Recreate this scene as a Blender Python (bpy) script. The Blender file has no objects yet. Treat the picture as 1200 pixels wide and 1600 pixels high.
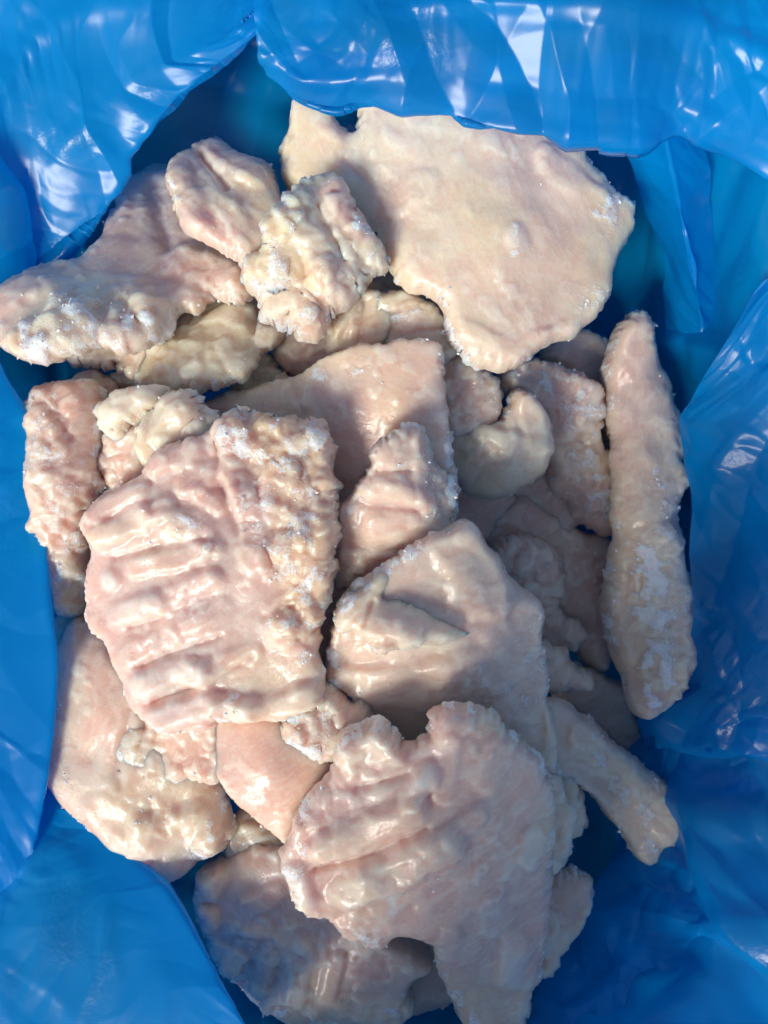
import bpy, math, random
import numpy as np

# ------------------------------------------------------------------ camera, light
S = bpy.context.scene
CAMZ = 0.34
FPX = 1164.0                                   # focal length in photo pixels (1200 x 1600)
cam = bpy.data.cameras.new("camera")
camo = bpy.data.objects.new("camera", cam)
S.collection.objects.link(camo)
camo.location = (0, 0, CAMZ)
cam.sensor_fit = 'VERTICAL'
cam.sensor_height = 36.0
cam.lens = 36.0 * FPX / 1600.0
cam.clip_start = 0.01
cam.clip_end = 50
cam.dof.use_dof = True
cam.dof.focus_distance = CAMZ - 0.035
cam.dof.aperture_fstop = 8.0
S.camera = camo

SUN_AZ = (-0.58, -0.815)                        # towards the sun, in the picture plane
SUN_EL = math.radians(39)
w = bpy.data.worlds.new("World"); S.world = w; w.use_nodes = True
nt = w.node_tree
sky = nt.nodes.new('ShaderNodeTexSky'); sky.sky_type = 'NISHITA'; sky.sun_disc = False
sky.sun_elevation = SUN_EL; sky.sun_rotation = math.atan2(SUN_AZ[0], SUN_AZ[1])
nt.links.new(sky.outputs[0], nt.nodes['Background'].inputs[0])
nt.nodes['Background'].inputs[1].default_value = 0.12
sun = bpy.data.lights.new("sun", 'SUN'); sun.energy = 3.2; sun.angle = math.radians(19.0)
sun.color = (1.0, 0.92, 0.82)
suno = bpy.data.objects.new("sun", sun); S.collection.objects.link(suno)
from mathutils import Vector
sv = Vector((SUN_AZ[0]*math.cos(SUN_EL), SUN_AZ[1]*math.cos(SUN_EL), math.sin(SUN_EL)))
suno.rotation_euler = sv.to_track_quat('Z', 'Y').to_euler()
suno.location = sv*2
S.view_settings.view_transform = 'Standard'
S.view_settings.look = 'None'
S.view_settings.exposure = 0.15
S.view_settings.gamma = 1
S.render.engine = 'CYCLES'
S.cycles.use_denoising = True
S.cycles.max_bounces = 6
S.cycles.transparent_max_bounces = 8
S.cycles.diffuse_bounces = 4
S.cycles.use_adaptive_sampling = True
S.cycles.adaptive_threshold = 0.03

# ------------------------------------------------------------------ numeric helpers
RNG = np.random.default_rng(7)
_perm = RNG.permutation(256); _perm = np.concatenate([_perm, _perm, _perm])
_g = RNG.normal(size=(256, 3)); _g /= np.linalg.norm(_g, axis=1, keepdims=True)
def perlin(p):
    p = np.asarray(p, dtype=np.float64)
    i = np.floor(p).astype(np.int64); f = p - i; i &= 255
    u = f*f*f*(f*(f*6-15)+10)
    out = np.zeros(len(p))
    for dx in (0, 1):
        wx = u[:, 0] if dx else 1-u[:, 0]
        for dy in (0, 1):
            wy = u[:, 1] if dy else 1-u[:, 1]
            for dz in (0, 1):
                wz = u[:, 2] if dz else 1-u[:, 2]
                h = _perm[_perm[_perm[(i[:, 0]+dx) & 255] + ((i[:, 1]+dy) & 255)] + ((i[:, 2]+dz) & 255)]
                g = _g[h]
                out += wx*wy*wz*(g[:, 0]*(f[:, 0]-dx)+g[:, 1]*(f[:, 1]-dy)+g[:, 2]*(f[:, 2]-dz))
    return out*1.6
def fbm(p, o=3):
    a, s, t = 1.0, 0.0, 0.0
    for k in range(o):
        s = s + a*perlin(p*(2.03**k)+k*17.3); t += a; a *= 0.5
    return s/t
def billow(p, o=2):
    a, s, t = 1.0, 0.0, 0.0
    for k in range(o):
        s = s + a*(1-2*np.abs(perlin(p*(2.1**k)+k*31.7))); t += a; a *= 0.5
    return s/t
def sstep(a, b, x):
    t = np.clip((x-a)/(b-a), 0, 1); return t*t*(3-2*t)
def unproj(px, py, z):
    k = (CAMZ - z)/FPX
    return (np.asarray(px)-600)*k, (800-np.asarray(py))*k
def catmull(pts, n, closed):
    P = np.asarray(pts, float); N = len(P)
    out = []
    rng = range(N if closed else N-1)
    for i in rng:
        if closed: a, b, c, d = P[(i-1) % N], P[i], P[(i+1) % N], P[(i+2) % N]
        else: a, b, c, d = P[max(i-1, 0)], P[i], P[i+1], P[min(i+2, N-1)]
        t = np.linspace(0, 1, n, endpoint=False)[:, None]
        out.append(0.5*((2*b)+(-a+c)*t+(2*a-5*b+4*c-d)*t*t+(-a+3*b-3*c+d)*t**3))
    if not closed: out.append(P[-1:])
    return np.concatenate(out)
def segdist(X, Y, poly, closed=False):
    P = np.asarray(poly, float)
    if len(P) == 1: return np.hypot(X-P[0, 0], Y-P[0, 1])
    A = P; B = np.roll(P, -1, 0)
    if not closed: A, B = A[:-1], B[:-1]
    best = np.full(X.shape, 1e9)
    for (ax, ay), (bx, by) in zip(A, B):
        dx, dy = bx-ax, by-ay; L = dx*dx+dy*dy+1e-18
        t = np.clip(((X-ax)*dx+(Y-ay)*dy)/L, 0, 1)
        np.minimum(best, (X-ax-t*dx)**2+(Y-ay-t*dy)**2, out=best)
    return np.sqrt(best)
def inside(X, Y, poly):
    P = np.asarray(poly); r = np.zeros(X.shape, bool)
    A = P; B = np.roll(P, -1, 0)
    for (ax, ay), (bx, by) in zip(A, B):
        if ay == by: continue
        r ^= ((ay > Y) != (by > Y)) & (X < (bx-ax)*(Y-ay)/(by-ay)+ax)
    return r
def make_mesh(name, V, F):
    me = bpy.data.meshes.new(name)
    V = np.ascontiguousarray(V, np.float32); F = np.ascontiguousarray(F, np.int32)
    me.vertices.add(len(V)); me.vertices.foreach_set('co', V.ravel())
    k = F.shape[1]
    me.loops.add(F.size); me.loops.foreach_set('vertex_index', F.ravel())
    me.polygons.add(len(F)); me.polygons.foreach_set('loop_start', np.arange(0, F.size, k, dtype=np.int32))
    me.update(calc_edges=True); me.validate()
    me.polygons.foreach_set('use_smooth', np.ones(len(me.polygons), bool))
    return me
def vnormals(V, F):
    n = np.cross(V[F[:, 2]]-V[F[:, 0]], V[F[:, 3]]-V[F[:, 1]])
    N = np.zeros_like(V)
    for k in range(4):
        for c in range(3): N[:, c] += np.bincount(F[:, k], n[:, c], len(V))
    return N/(np.linalg.norm(N, axis=1, keepdims=True)+1e-12)
def add_attr(me, name, typ, data):
    a = me.attributes.new(name, typ, 'POINT')
    a.data.foreach_set('color' if typ == 'FLOAT_COLOR' else ('vector' if typ == 'FLOAT_VECTOR' else 'value'),
                       np.ascontiguousarray(data, np.float32).ravel())
def link(name, me, mat, parent=None):
    o = bpy.data.objects.new(name, me); S.collection.objects.link(o)
    if mat: me.materials.append(mat)
    if parent: o.parent = parent
    return o

# ------------------------------------------------------------------ materials
class NB:
    def __init__(s, name):
        s.m = bpy.data.materials.new(name); s.m.use_nodes = True
        s.t = s.m.node_tree; s.t.nodes.clear()
        s.out = s.n('ShaderNodeOutputMaterial')
    def n(s, typ, **kw):
        x = s.t.nodes.new(typ)
        for k, v in kw.items(): setattr(x, k, v)
        return x
    def set(s, sock, v):
        if hasattr(v, 'is_output') or isinstance(v, bpy.types.NodeSocket): s.t.links.new(v, sock)
        else: sock.default_value = v
    def math(s, op, a, b=0.0, c=0.0, clamp=False):
        x = s.n('ShaderNodeMath', operation=op, use_clamp=clamp)
        s.set(x.inputs[0], a); s.set(x.inputs[1], b)
        if op in ('MULTIPLY_ADD',): s.set(x.inputs[2], c)
        return x.outputs[0]
    def mix(s, f, a, b, blend='MIX'):
        x = s.n('ShaderNodeMix', data_type='RGBA', blend_type=blend)
        s.set(x.inputs[0], f); s.set(x.inputs[6], a); s.set(x.inputs[7], b)
        return x.outputs[2]
    def noise(s, vec, scale, detail=2, rough=0.5, lac=2.0):
        x = s.n('ShaderNodeTexNoise'); s.set(x.inputs['Vector'], vec)
        x.inputs['Scale'].default_value = scale; x.inputs['Detail'].default_value = detail
        x.inputs['Roughness'].default_value = rough
        return x.outputs['Fac']
    def ramp(s, v, a, b, lo=0.0, hi=1.0):
        x = s.n('ShaderNodeMapRange', interpolation_type='SMOOTHSTEP')
        s.set(x.inputs[0], v); x.inputs[1].default_value = a; x.inputs[2].default_value = b
        x.inputs[3].default_value = lo; x.inputs[4].default_value = hi
        return x.outputs[0]

def meat_material():
    b = NB('frozen_meat')
    v = b.n('ShaderNodeAttribute', attribute_name='wpos').outputs['Vector']
    tone = b.n('ShaderNodeAttribute', attribute_name='tone').outputs['Color']
    frost = b.n('ShaderNodeAttribute', attribute_name='frost').outputs['Fac']
    wet = b.n('ShaderNodeAttribute', attribute_name='wet').outputs['Fac']
    fib = b.n('ShaderNodeAttribute', attribute_name='fib').outputs['Vector']
    nfz = b.noise(v, 520, 3, 0.68)
    nf = b.noise(fib, 520, 2, 0.6)
    fm = b.math('ADD', frost, b.math('MULTIPLY', b.math('SUBTRACT', nfz, 0.5), 1.5))
    fmask = b.ramp(fm, 0.34, 0.72, 0, 0.9)
    col = b.mix(b.ramp(nf, 0.50, 0.76, 0, 0.35), tone, (0.87, 0.80, 0.68, 1))
    col = b.mix(b.ramp(nfz, 0.52, 0.72, 0, 0.30), col, (0.90, 0.85, 0.77, 1))
    col = b.mix(b.ramp(nfz, 0.46, 0.28, 0, 0.22), col, (0.72, 0.46, 0.34, 1))
    col = b.mix(fmask, col, (0.90, 0.90, 0.88, 1))
    h = b.math('MULTIPLY_ADD', nfz, b.math('MULTIPLY_ADD', fmask, 1.1, 0.27), b.math('MULTIPLY', nf, 0.16))
    bp = b.n('ShaderNodeBump'); bp.inputs['Strength'].default_value = 0.9; bp.inputs['Distance'].default_value = 0.0010
    b.set(bp.inputs['Height'], h)
    p = b.n('ShaderNodeBsdfPrincipled')
    b.set(p.inputs['Base Color'], col)
    b.set(p.inputs['Roughness'], b.math('ADD', wet, b.math('MULTIPLY', fmask, 0.15)))
    p.inputs['IOR'].default_value = 1.42
    p.inputs['Subsurface Weight'].default_value = 1.0
    p.inputs['Subsurface Radius'].default_value = (1.0, 0.58, 0.42)
    p.inputs['Subsurface Scale'].default_value = 0.0100
    b.set(p.inputs['Normal'], bp.outputs[0])
    p.inputs['Coat Weight'].default_value = 0.42; p.inputs['Coat Roughness'].default_value = 0.14; b.set(p.inputs['Coat Normal'], bp.outputs[0])
    b.t.links.new(p.outputs[0], b.out.inputs[0])
    return b.m

def frost_material():
    b = NB('frost_crystals')
    p = b.n('ShaderNodeBsdfPrincipled')
    v = b.n('ShaderNodeTexCoord').outputs['Object']
    b.set(p.inputs['Base Color'], b.mix(b.noise(v, 300, 1), (0.82, 0.80, 0.76, 1), (0.95, 0.96, 0.96, 1)))
    p.inputs['Roughness'].default_value = 0.18
    p.inputs['IOR'].default_value = 1.5
    b.t.links.new(p.outputs[0], b.out.inputs[0])
    return b.m

def film_material():
    b = NB('blue_film')
    v = b.n('ShaderNodeTexCoord').outputs['Object']
    nb = b.noise(v, 18, 2, 0.55)
    fine = b.noise(v, 420, 2, 0.6)
    zone = b.ramp(nb, 0.52, 0.66, 0.012, 0.16)
    bp = b.n('ShaderNodeBump'); bp.inputs['Strength'].default_value = 0.6; bp.inputs['Distance'].default_value = 0.002
    b.set(bp.inputs['Height'], b.math('MULTIPLY', fine, zone))
    N = bp.outputs[0]
    dcol = b.mix(nb, (0.0, 0.37, 0.85, 1), (0.0, 0.43, 0.90, 1))
    tcol = b.mix(nb, (0.0, 0.46, 0.95, 1), (0.0, 0.52, 0.98, 1))
    d = b.n('ShaderNodeBsdfDiffuse'); b.set(d.inputs[0], dcol); b.set(d.inputs['Normal'], N)
    t = b.n('ShaderNodeBsdfTranslucent'); b.set(t.inputs[0], tcol); b.set(t.inputs['Normal'], N)
    tr = b.n('ShaderNodeBsdfTransparent'); tr.inputs[0].default_value = (0.22, 0.50, 0.80, 1)
    g = b.n('ShaderNodeBsdfGlossy'); g.inputs['Color'].default_value = (0.95, 0.95, 0.95, 1); g.inputs['Roughness'].default_value = 0.24
    b.set(g.inputs['Normal'], N)
    m1 = b.n('ShaderNodeMixShader'); m1.inputs[0].default_value = 0.52
    b.t.links.new(d.outputs[0], m1.inputs[1]); b.t.links.new(t.outputs[0], m1.inputs[2])
    m2 = b.n('ShaderNodeMixShader'); b.set(m2.inputs[0], b.ramp(b.noise(v, 9, 3, 0.6), 0.48, 0.66, 0.14, 0.50))
    b.t.links.new(m1.outputs[0], m2.inputs[1]); b.t.links.new(tr.outputs[0], m2.inputs[2])
    geo = b.n('ShaderNodeNewGeometry')
    dt = b.n('ShaderNodeVectorMath', operation='DOT_PRODUCT'); b.set(dt.inputs[0], geo.outputs['Incoming']); b.set(dt.inputs[1], N)
    fres = b.math('MULTIPLY_ADD', b.math('POWER', b.math('SUBTRACT', 1.0, b.math('ABSOLUTE', dt.outputs['Value']), clamp=True), 4.0), 0.50, 0.020)
    m3 = b.n('ShaderNodeMixShader'); b.set(m3.inputs[0], fres)
    b.t.links.new(m2.outputs[0], m3.inputs[1]); b.t.links.new(g.outputs[0], m3.inputs[2])
    b.t.links.new(m3.outputs[0], b.out.inputs[0])
    return b.m

def plain_material(name, c1, c2, scale, rough, bump=0.0):
    b = NB(name); v = b.n('ShaderNodeTexCoord').outputs['Object']
    p = b.n('ShaderNodeBsdfPrincipled'); n = b.noise(v, scale, 4, 0.6)
    b.set(p.inputs['Base Color'], b.mix(n, c1, c2)); p.inputs['Roughness'].default_value = rough
    if bump:
        bp = b.n('ShaderNodeBump'); bp.inputs['Strength'].default_value = bump; bp.inputs['Distance'].default_value = 0.002
        b.set(bp.inputs['Height'], n); b.set(p.inputs['Normal'], bp.outputs[0])
    b.t.links.new(p.outputs[0], b.out.inputs[0]); return b.m

MEAT = meat_material(); FROST = frost_material(); FILM = film_material()
FLOORM = plain_material('pale_floor', (0.55, 0.54, 0.49, 1), (0.63, 0.61, 0.56, 1), 6, 0.6, 0.2)
CARD = plain_material('cardboard', (0.24, 0.19, 0.14, 1), (0.32, 0.25, 0.19, 1), 30, 0.8, 0.2)

# ------------------------------------------------------------------ setting
def quad_mesh(name, x0, x1, y0, y1, z, mat):
    me = make_mesh(name, [(x0, y0, z), (x1, y0, z), (x1, y1, z), (x0, y1, z)], [(0, 1, 2, 3)])
    return link(name, me, mat)
fl = quad_mesh('floor', -3, 3, -3, 3, -0.135, FLOORM); fl['kind'] = 'structure'

def box_part(name, x0, x1, y0, y1, z0, z1, parent):
    V = [(x, y, z) for z in (z0, z1) for x, y in ((x0, y0), (x1, y0), (x1, y1), (x0, y1))]
    F = [(3, 2, 1, 0), (4, 5, 6, 7), (0, 1, 5, 4), (1, 2, 6, 5), (2, 3, 7, 6), (3, 0, 4, 7)]
    me = make_mesh(name, V, F); me.polygons.foreach_set('use_smooth', np.zeros(6, bool))
    return link(name, me, CARD, parent)
carton = bpy.data.objects.new('cardboard_carton', None); S.collection.objects.link(carton)
carton['label'] = 'brown cardboard carton dimly seen through the blue bag lining it'; carton['category'] = 'carton'
CX0, CX1, CY0, CY1, CB = -0.205, 0.190, -0.300, 0.236, -0.132
box_part('bottom', CX0, CX1, CY0, CY1, CB, CB+0.004, carton)
box_part('wall', CX0-0.004, CX0, CY0, CY1, CB, 0.004, carton)
box_part('wall', CX1, CX1+0.004, CY0, CY1, CB, 0.018, carton)
box_part('wall', CX0-0.004, CX1+0.004, CY1, CY1+0.004, CB, 0.030, carton)
box_part('wall', CX0-0.004, CX1+0.004, CY0-0.004, CY0, CB, 0.060, carton)
shade_pts = [(-0.100, 0.0605), (0.030, 0.0605), (0.036, 0.400), (-0.172, 0.400), (-0.112, 0.20)]    # unseen flap, added and skewed to cast shade over the right and lower right
fV = [(x, CY0-0.0045, z) for x, z in shade_pts]+[(x, CY0-0.0005, z) for x, z in shade_pts]
shade_mesh = bpy.data.meshes.new('shade_flap')
shade_mesh.from_pydata(fV, [], [(0, 1, 2, 3, 4), (9, 8, 7, 6, 5)]+[(i, i+5, (i+1) % 5+5, (i+1) % 5) for i in range(5)])
link('shade_flap', shade_mesh, CARD, carton)

# ------------------------------------------------------------------ blue plastic bag
def resample(P, m, closed=False):
    P = np.asarray(P, float)
    if closed: P = np.vstack([P, P[:1]])
    s = np.concatenate([[0], np.cumsum(np.linalg.norm(np.diff(P, axis=0), axis=1))])
    t = np.linspace(0, s[-1], m, endpoint=not closed)
    return np.stack([np.interp(t, s, P[:, c]) for c in range(3)], 1)
def up2(P, wrap):
    n, m, _ = P.shape
    u = np.linspace(0, n-1, 2*n-1)
    i = np.minimum(u.astype(int), n-2); f = (u-i)[:, None, None]
    Q = P[i]*(1-f)+P[i+1]*f
    if wrap:
        R = np.empty((Q.shape[0], 2*m, 3)); R[:, 0::2] = Q; R[:, 1::2] = 0.5*(Q+np.roll(Q, -1, 1)); return R
    v = np.linspace(0, m-1, 2*m-1); j = np.minimum(v.astype(int), m-2); g = (v-j)[None, :, None]
    return Q[:, j]*(1-g)+Q[:, j+1]*g
def relax(P, excess, iters, anchor, wrap, bend=0.25):
    """position-based film: the sheet is longer than the place it has, so it buckles into folds"""
    P0 = P.copy(); n, m, _ = P.shape
    offs = [(0, 1, 1.0), (1, 0, 1.0), (1, 1, 0.6), (1, -1, 0.6), (0, 2, bend), (2, 0, bend)]
    def ends(A, di, dj):
        if wrap:
            B = np.roll(A, -dj, 1); return A[:n-di], B[di:]
        j0, j1 = max(0, -dj), m-max(0, dj)
        return A[:n-di, j0:j1], A[di:, j0+dj:j1+dj]
    rest = []
    for di, dj, k in offs:
        a, c = ends(P0, di, dj); e = excess
        rest.append(np.linalg.norm(c-a, axis=2)*(1+e))
    for it in range(iters):
        acc = np.zeros_like(P); cnt = np.zeros((n, m, 1))
        for (di, dj, k), L in zip(offs, rest):
            a, c = ends(P, di, dj); d = c-a; l = np.linalg.norm(d, axis=2)+1e-12
            cor = (0.5*k*(l-L)/l)[:, :, None]*d
            if wrap:
                acc[:n-di] += cor; cnt[:n-di] += k
                t = np.zeros_like(P); t[di:] = -cor; acc += np.roll(t, dj, 1)
                t1 = np.zeros((n, m, 1)); t1[di:] = k; cnt += np.roll(t1, dj, 1)
            else:
                j0, j1 = max(0, -dj), m-max(0, dj)
                acc[:n-di, j0:j1] += cor; cnt[:n-di, j0:j1] += k
                acc[di:, j0+dj:j1+dj] -= cor; cnt[di:, j0+dj:j1+dj] += k
        P = P + 1.7*acc/(cnt+1e-9)
        P = P + anchor*(P0-P)
    return P
def smooth_up(P, wrap):
    Q = up2(P, wrap)
    for ax in (0, 1):
        if ax == 1 and wrap: Q = 0.5*Q+0.25*(np.roll(Q, 1, 1)+np.roll(Q, -1, 1))
        else:
            T = Q.copy()
            if ax == 0: T[1:-1] = 0.5*Q[1:-1]+0.25*(Q[2:]+Q[:-2])
            else: T[:, 1:-1] = 0.5*Q[:, 1:-1]+0.25*(Q[:, 2:]+Q[:, :-2])
            Q = T
    return Q
def film(name, rows, n, m, wrap=False, excess=0.05, seed=1, parent=None, amp=0.004, freq=22, creases=(), crumple=1.0, bend=1.0, lin=False,
         folds=((0.045, 0.13, 6.5, 0, 18), (0.020, 0.075, 3.4, 11, -24), (0.012, 0.035, 1.8, 15, 35), (0.026, 0.030, 2.2, 13, 0), (0.0075, 0.026, 1.0, 19, -48))):
    """rows: list of polylines of (px, py, z_cm); the sheet runs through them"""
    R = []
    for r in rows:
        r = np.asarray(r, float); z = r[:, 2]/100
        x, y = unproj(r[:, 0], r[:, 1], z)
        w3 = catmull(np.stack([x, y, z], 1), 8, wrap)
        R.append(resample(w3, m, wrap))
    R = np.array(R)
    P = np.array([resample(R[:, j] if lin else catmull(R[:, j], 8, False), n) for j in range(m)]).transpose(1, 0, 2)
    sh = P.shape
    def nz(k, f): return fbm(P.reshape(-1, 3)*f+seed*3.1+k*40, 2).reshape(sh[0], sh[1])
    P = P + amp*np.stack([nz(0, freq), nz(1, freq), nz(2, freq)], 2)
    P = relax(P, excess, 140, 0.010, wrap, bend)
    P = smooth_up(P, wrap)
    P = relax(P, excess*0.35, 50, 0.02, wrap, bend)
    P = smooth_up(P, wrap)
    nr, mc, _ = P.shape
    idx = np.arange(nr*mc).reshape(nr, mc)
    if wrap:
        bq = np.roll(idx, -1, 1)
        F = np.stack([idx[:-1], bq[:-1], bq[1:], idx[1:]], 2).reshape(-1, 4)
    else:
        F = np.stack([idx[:-1, :-1], idx[:-1, 1:], idx[1:, 1:], idx[1:, :-1]], 2).reshape(-1, 4)
    V = P.reshape(-1, 3)
    N = vnormals(V, F)
    N *= np.where((N*(np.array([0, 0, CAMZ])-V)).sum(1) < 0, -1.0, 1.0)[:, None]
    # crumpled film: the difference of two piecewise-linear envelopes is flat facets meeting in straight creases,
    # drawn out along the way the film hangs
    rs = np.random.default_rng(seed); H = np.zeros(len(V))
    G = V.reshape(nr, mc, 3)
    ss = np.concatenate([[0], np.cumsum(np.linalg.norm(np.diff(G, axis=1), axis=2).mean(0))])
    tt = np.concatenate([[0], np.cumsum(np.linalg.norm(np.diff(G, axis=0), axis=2).mean(1))])
    ST = np.stack(np.meshgrid(tt, ss, indexing='ij'), -1).reshape(-1, 2)[:, ::-1]
    def envelope(Q, n):
        lo, hi = Q.min(0)-0.6, Q.max(0)+0.6
        best = np.full(len(Q), -1e9)
        for ci in lo+(hi-lo)*rs.random((n, 2)): np.maximum(best, 2*(Q@ci)-(ci@ci), out=best)
        return best
    W2 = np.stack([perlin(V*14+seed), perlin(V*14+seed+30)], 1)*0.014+np.stack([perlin(V*42+seed), perlin(V*42+seed+30)], 1)*0.003
    for ls, lt, ah, msk, ang in folds:
        ca_, sa_ = math.cos(math.radians(ang)), math.sin(math.radians(ang))
        q = ST+W2; Q = np.stack([(q[:, 0]*ca_+q[:, 1]*sa_)/ls, (-q[:, 0]*sa_+q[:, 1]*ca_)/lt], 1)
        n = int(np.prod(Q.max(0)-Q.min(0)+1.2)*1.15)+6
        e = np.clip(envelope(Q, n)-envelope(Q, n), -0.7, 0.7)
        m = 1.0 if not msk else sstep(-0.12, 0.30, perlin(V*msk+seed*1.7+ls*900))
        H += ah/1000*e*m
    H *= crumple
    PX = 600+V[:, 0]*FPX/(CAMZ-V[:, 2]); PY = 800-V[:, 1]*FPX/(CAMZ-V[:, 2])
    for pts, rp, hmm in creases:
        q = segdist(PX, PY, pts)/rp
        H += 0.6*hmm/1000*np.maximum(0, 1-q*(1+0.5*perlin(V*35+seed)))
    V = V + N*H[:, None]
    me = make_mesh(name, V, F)
    return link(name, me, FILM, parent)

bag = bpy.data.objects.new('plastic_bag', None); S.collection.objects.link(bag)
bag['label'] = 'crumpled translucent blue plastic bag lining the box around the frozen pieces'
bag['category'] = 'plastic bag'

# corners and sides of the lining, clockwise from the top-left corner
R_rim = [(-160, -140, 6), (150, -200, 7), (600, -230, 7), (1050, -230, 8), (1420, -160, 8), (1420, 400, 6), (1420, 800, 6),
         (1420, 1250, 6), (1480, 1850, 7), (1000, 2080, 9), (600, 2080, 9), (330, 1950, 6), (-120, 1780, 3), (-160, 1300, 2), (-160, 800, 2), (-170, 350, 5)]
R_lip = [(-40, -20, 5), (200, -80, 5), (600, -60, 5.5), (1000, -60, 6), (1260, -30, 6), (1250, 420, 4), (1250, 800, 3.5),
         (1250, 1250, 3), (1290, 1650, 5), (980, 1860, 7.0), (620, 1900, 7.0), (350, 1760, 4.5), (-20, 1640, 2.5), (-60, 1280, 1.5), (-60, 820, 1.5), (-60, 400, 4)]
R_mid = [(90, 190, 0), (330, 110, 0), (620, 110, 0), (900, 130, 0), (1095, 210, 1.2), (1140, 430, 0.8), (1120, 760, -1),
         (1110, 1150, -0.5), (1100, 1430, 1), (900, 1600, 1), (620, 1660, -1), (380, 1600, 0), (130, 1500, 0), (30, 1230, 0), (20, 820, 0), (40, 500, 0.5)]
R_low = [(225, 400, -6), (360, 330, -6.5), (620, 320, -6.5), (850, 330, -6.5), (1010, 350, -3.2), (1040, 520, -3.5), (1020, 800, -6),
         (1000, 1080, -6.5), (970, 1290, -5), (850, 1400, -5), (620, 1390, -7), (420, 1370, -7), (240, 1310, -6.5), (180, 1150, -7), (170, 820, -7), (190, 560, -6.5)]
R_bot = [(330, 500, -9.5), (420, 450, -9.5), (620, 440, -9.5), (780, 450, -9.5), (890, 480, -9.5), (900, 600, -9.5), (900, 800, -9.5),
         (890, 1040, -9.5), (860, 1150, -9.5), (780, 1230, -9.5), (620, 1240, -9.5), (480, 1230, -9.5), (340, 1170, -9.5), (300, 1040, -9.5), (290, 820, -9.5), (300, 620, -9.5)]
R_cen = [(600+(a-600)*0.05, 800+(b-800)*0.05, -9.6) for a, b, c in R_bot]
film('bag_wall', [R_rim, R_lip, R_mid, R_low, R_bot, R_cen], 50, 220, wrap=True, excess=0.03, seed=3, parent=bag, crumple=2.4,
     folds=((0.045, 0.13, 6.5, 0, 18), (0.020, 0.075, 3.4, 11, -24), (0.026, 0.030, 2.2, 13, 0)))

# folded-over flaps of the same film
film('bag_fold', [
    [(395, -120, 8), (560, -140, 8), (700, -160, 9), (900, -160, 9), (1100, -160, 9), (1330, -60, 9)],
    [(400, 20, 6.8), (560, 30, 7), (700, 10, 8), (900, 10, 8.5), (1100, 40, 8.5), (1260, 130, 8.5)],
    [(415, 90, 6.0), (490, 130, 6.2), (640, 125, 6.6), (850, 140, 7), (1050, 160, 7.2), (1230, 250, 7.4)],
    [(430, 120, 5.4), (470, 155, 5.4), (525, 172, 5.5), (565, 165, 5.6), (610, 170, 5.9), (690, 185, 6.0), (740, 203, 6.1), (850, 212, 6.3), (1000, 219, 6.5), (1060, 206, 6.6), (1100, 216, 6.7), (1210, 292, 6.8)],
    [(430, 112, 5.2), (470, 145, 5.2), (525, 162, 5.3), (610, 160, 5.7), (740, 193, 5.9), (1000, 208, 6.3), (1060, 198, 6.4), (1215, 284, 6.6)],
    [(450, 60, 4.6), (520, 80, 4.6), (640, 80, 4.8), (850, 100, 4.9), (1050, 110, 5.2), (1260, 200, 5.6)],
], 44, 110, excess=0.035, seed=11, parent=bag, amp=0.004, lin=True, crumple=1.0, freq=14)
film('bag_fold', [
    [(-160, 60, 6.2), (-160, -160, 6.5), (150, -180, 6.8), (470, -160, 6.8)],
    [(-60, 250, 4.6), (60, 60, 5.2), (240, -20, 5.9), (450, -60, 6.3)],
    [(-30, 360, 2.8), (60, 280, 3.2), (130, 210, 3.8), (190, 150, 4.4), (260, 90, 5.0), (380, 20, 5.7)],
    [(-5, 450, 1.4), (85, 400, 1.8), (160, 330, 2.2), (200, 270, 2.8), (209, 235, 3.2), (245, 190, 3.9), (290, 140, 4.4), (335, 100, 5.0), (400, 40, 5.6), (430, -30, 6.0)],
    [(-9, 450, 1.2), (80, 402, 1.6), (155, 334, 2.0), (195, 274, 2.6), (204, 240, 3.0), (240, 195, 3.7), (284, 145, 4.2), (330, 104, 4.8), (395, 44, 5.4), (424, -30, 5.8)],
    [(-30, 420, 0.4), (50, 350, 0.6), (150, 230, 0.8), (240, 130, 1.4), (330, 40, 2.2), (390, -30, 3.0)],
], 40, 80, excess=0.035, seed=16, parent=bag, amp=0.006, lin=True, crumple=0.75, freq=14)
film('bag_fold', [
    [(-190, 520, 4), (-190, 800, 3.5), (-180, 1100, 3.5), (-160, 1400, 3.5)],
    [(-60, 540, 4), (-40, 800, 3.6), (-40, 1100, 3.6), (-60, 1390, 3.4)],
    [(-12, 545, 3.6), (35, 640, 3.3), (60, 740, 3.2), (75, 820, 3.1), (78, 940, 3.1), (90, 1040, 3.1), (78, 1180, 3.0), (48, 1335, 2.8), (-10, 1420, 2.6)],
    [(-16, 550, 3.4), (30, 645, 3.1), (55, 745, 3.0), (70, 825, 2.9), (73, 940, 2.9), (84, 1040, 2.9), (72, 1180, 2.8), (42, 1335, 2.6), (-14, 1420, 2.4)],
    [(-70, 560, 1.5), (-10, 760, 1.0), (10, 900, 1.0), (10, 1040, 1.0), (-10, 1210, 1.0), (-20, 1340, 1.0), (-60, 1420, 1.0)],
], 34, 90, excess=0.03, seed=21, parent=bag, amp=0.003, lin=True, crumple=0.7, freq=14)
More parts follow.
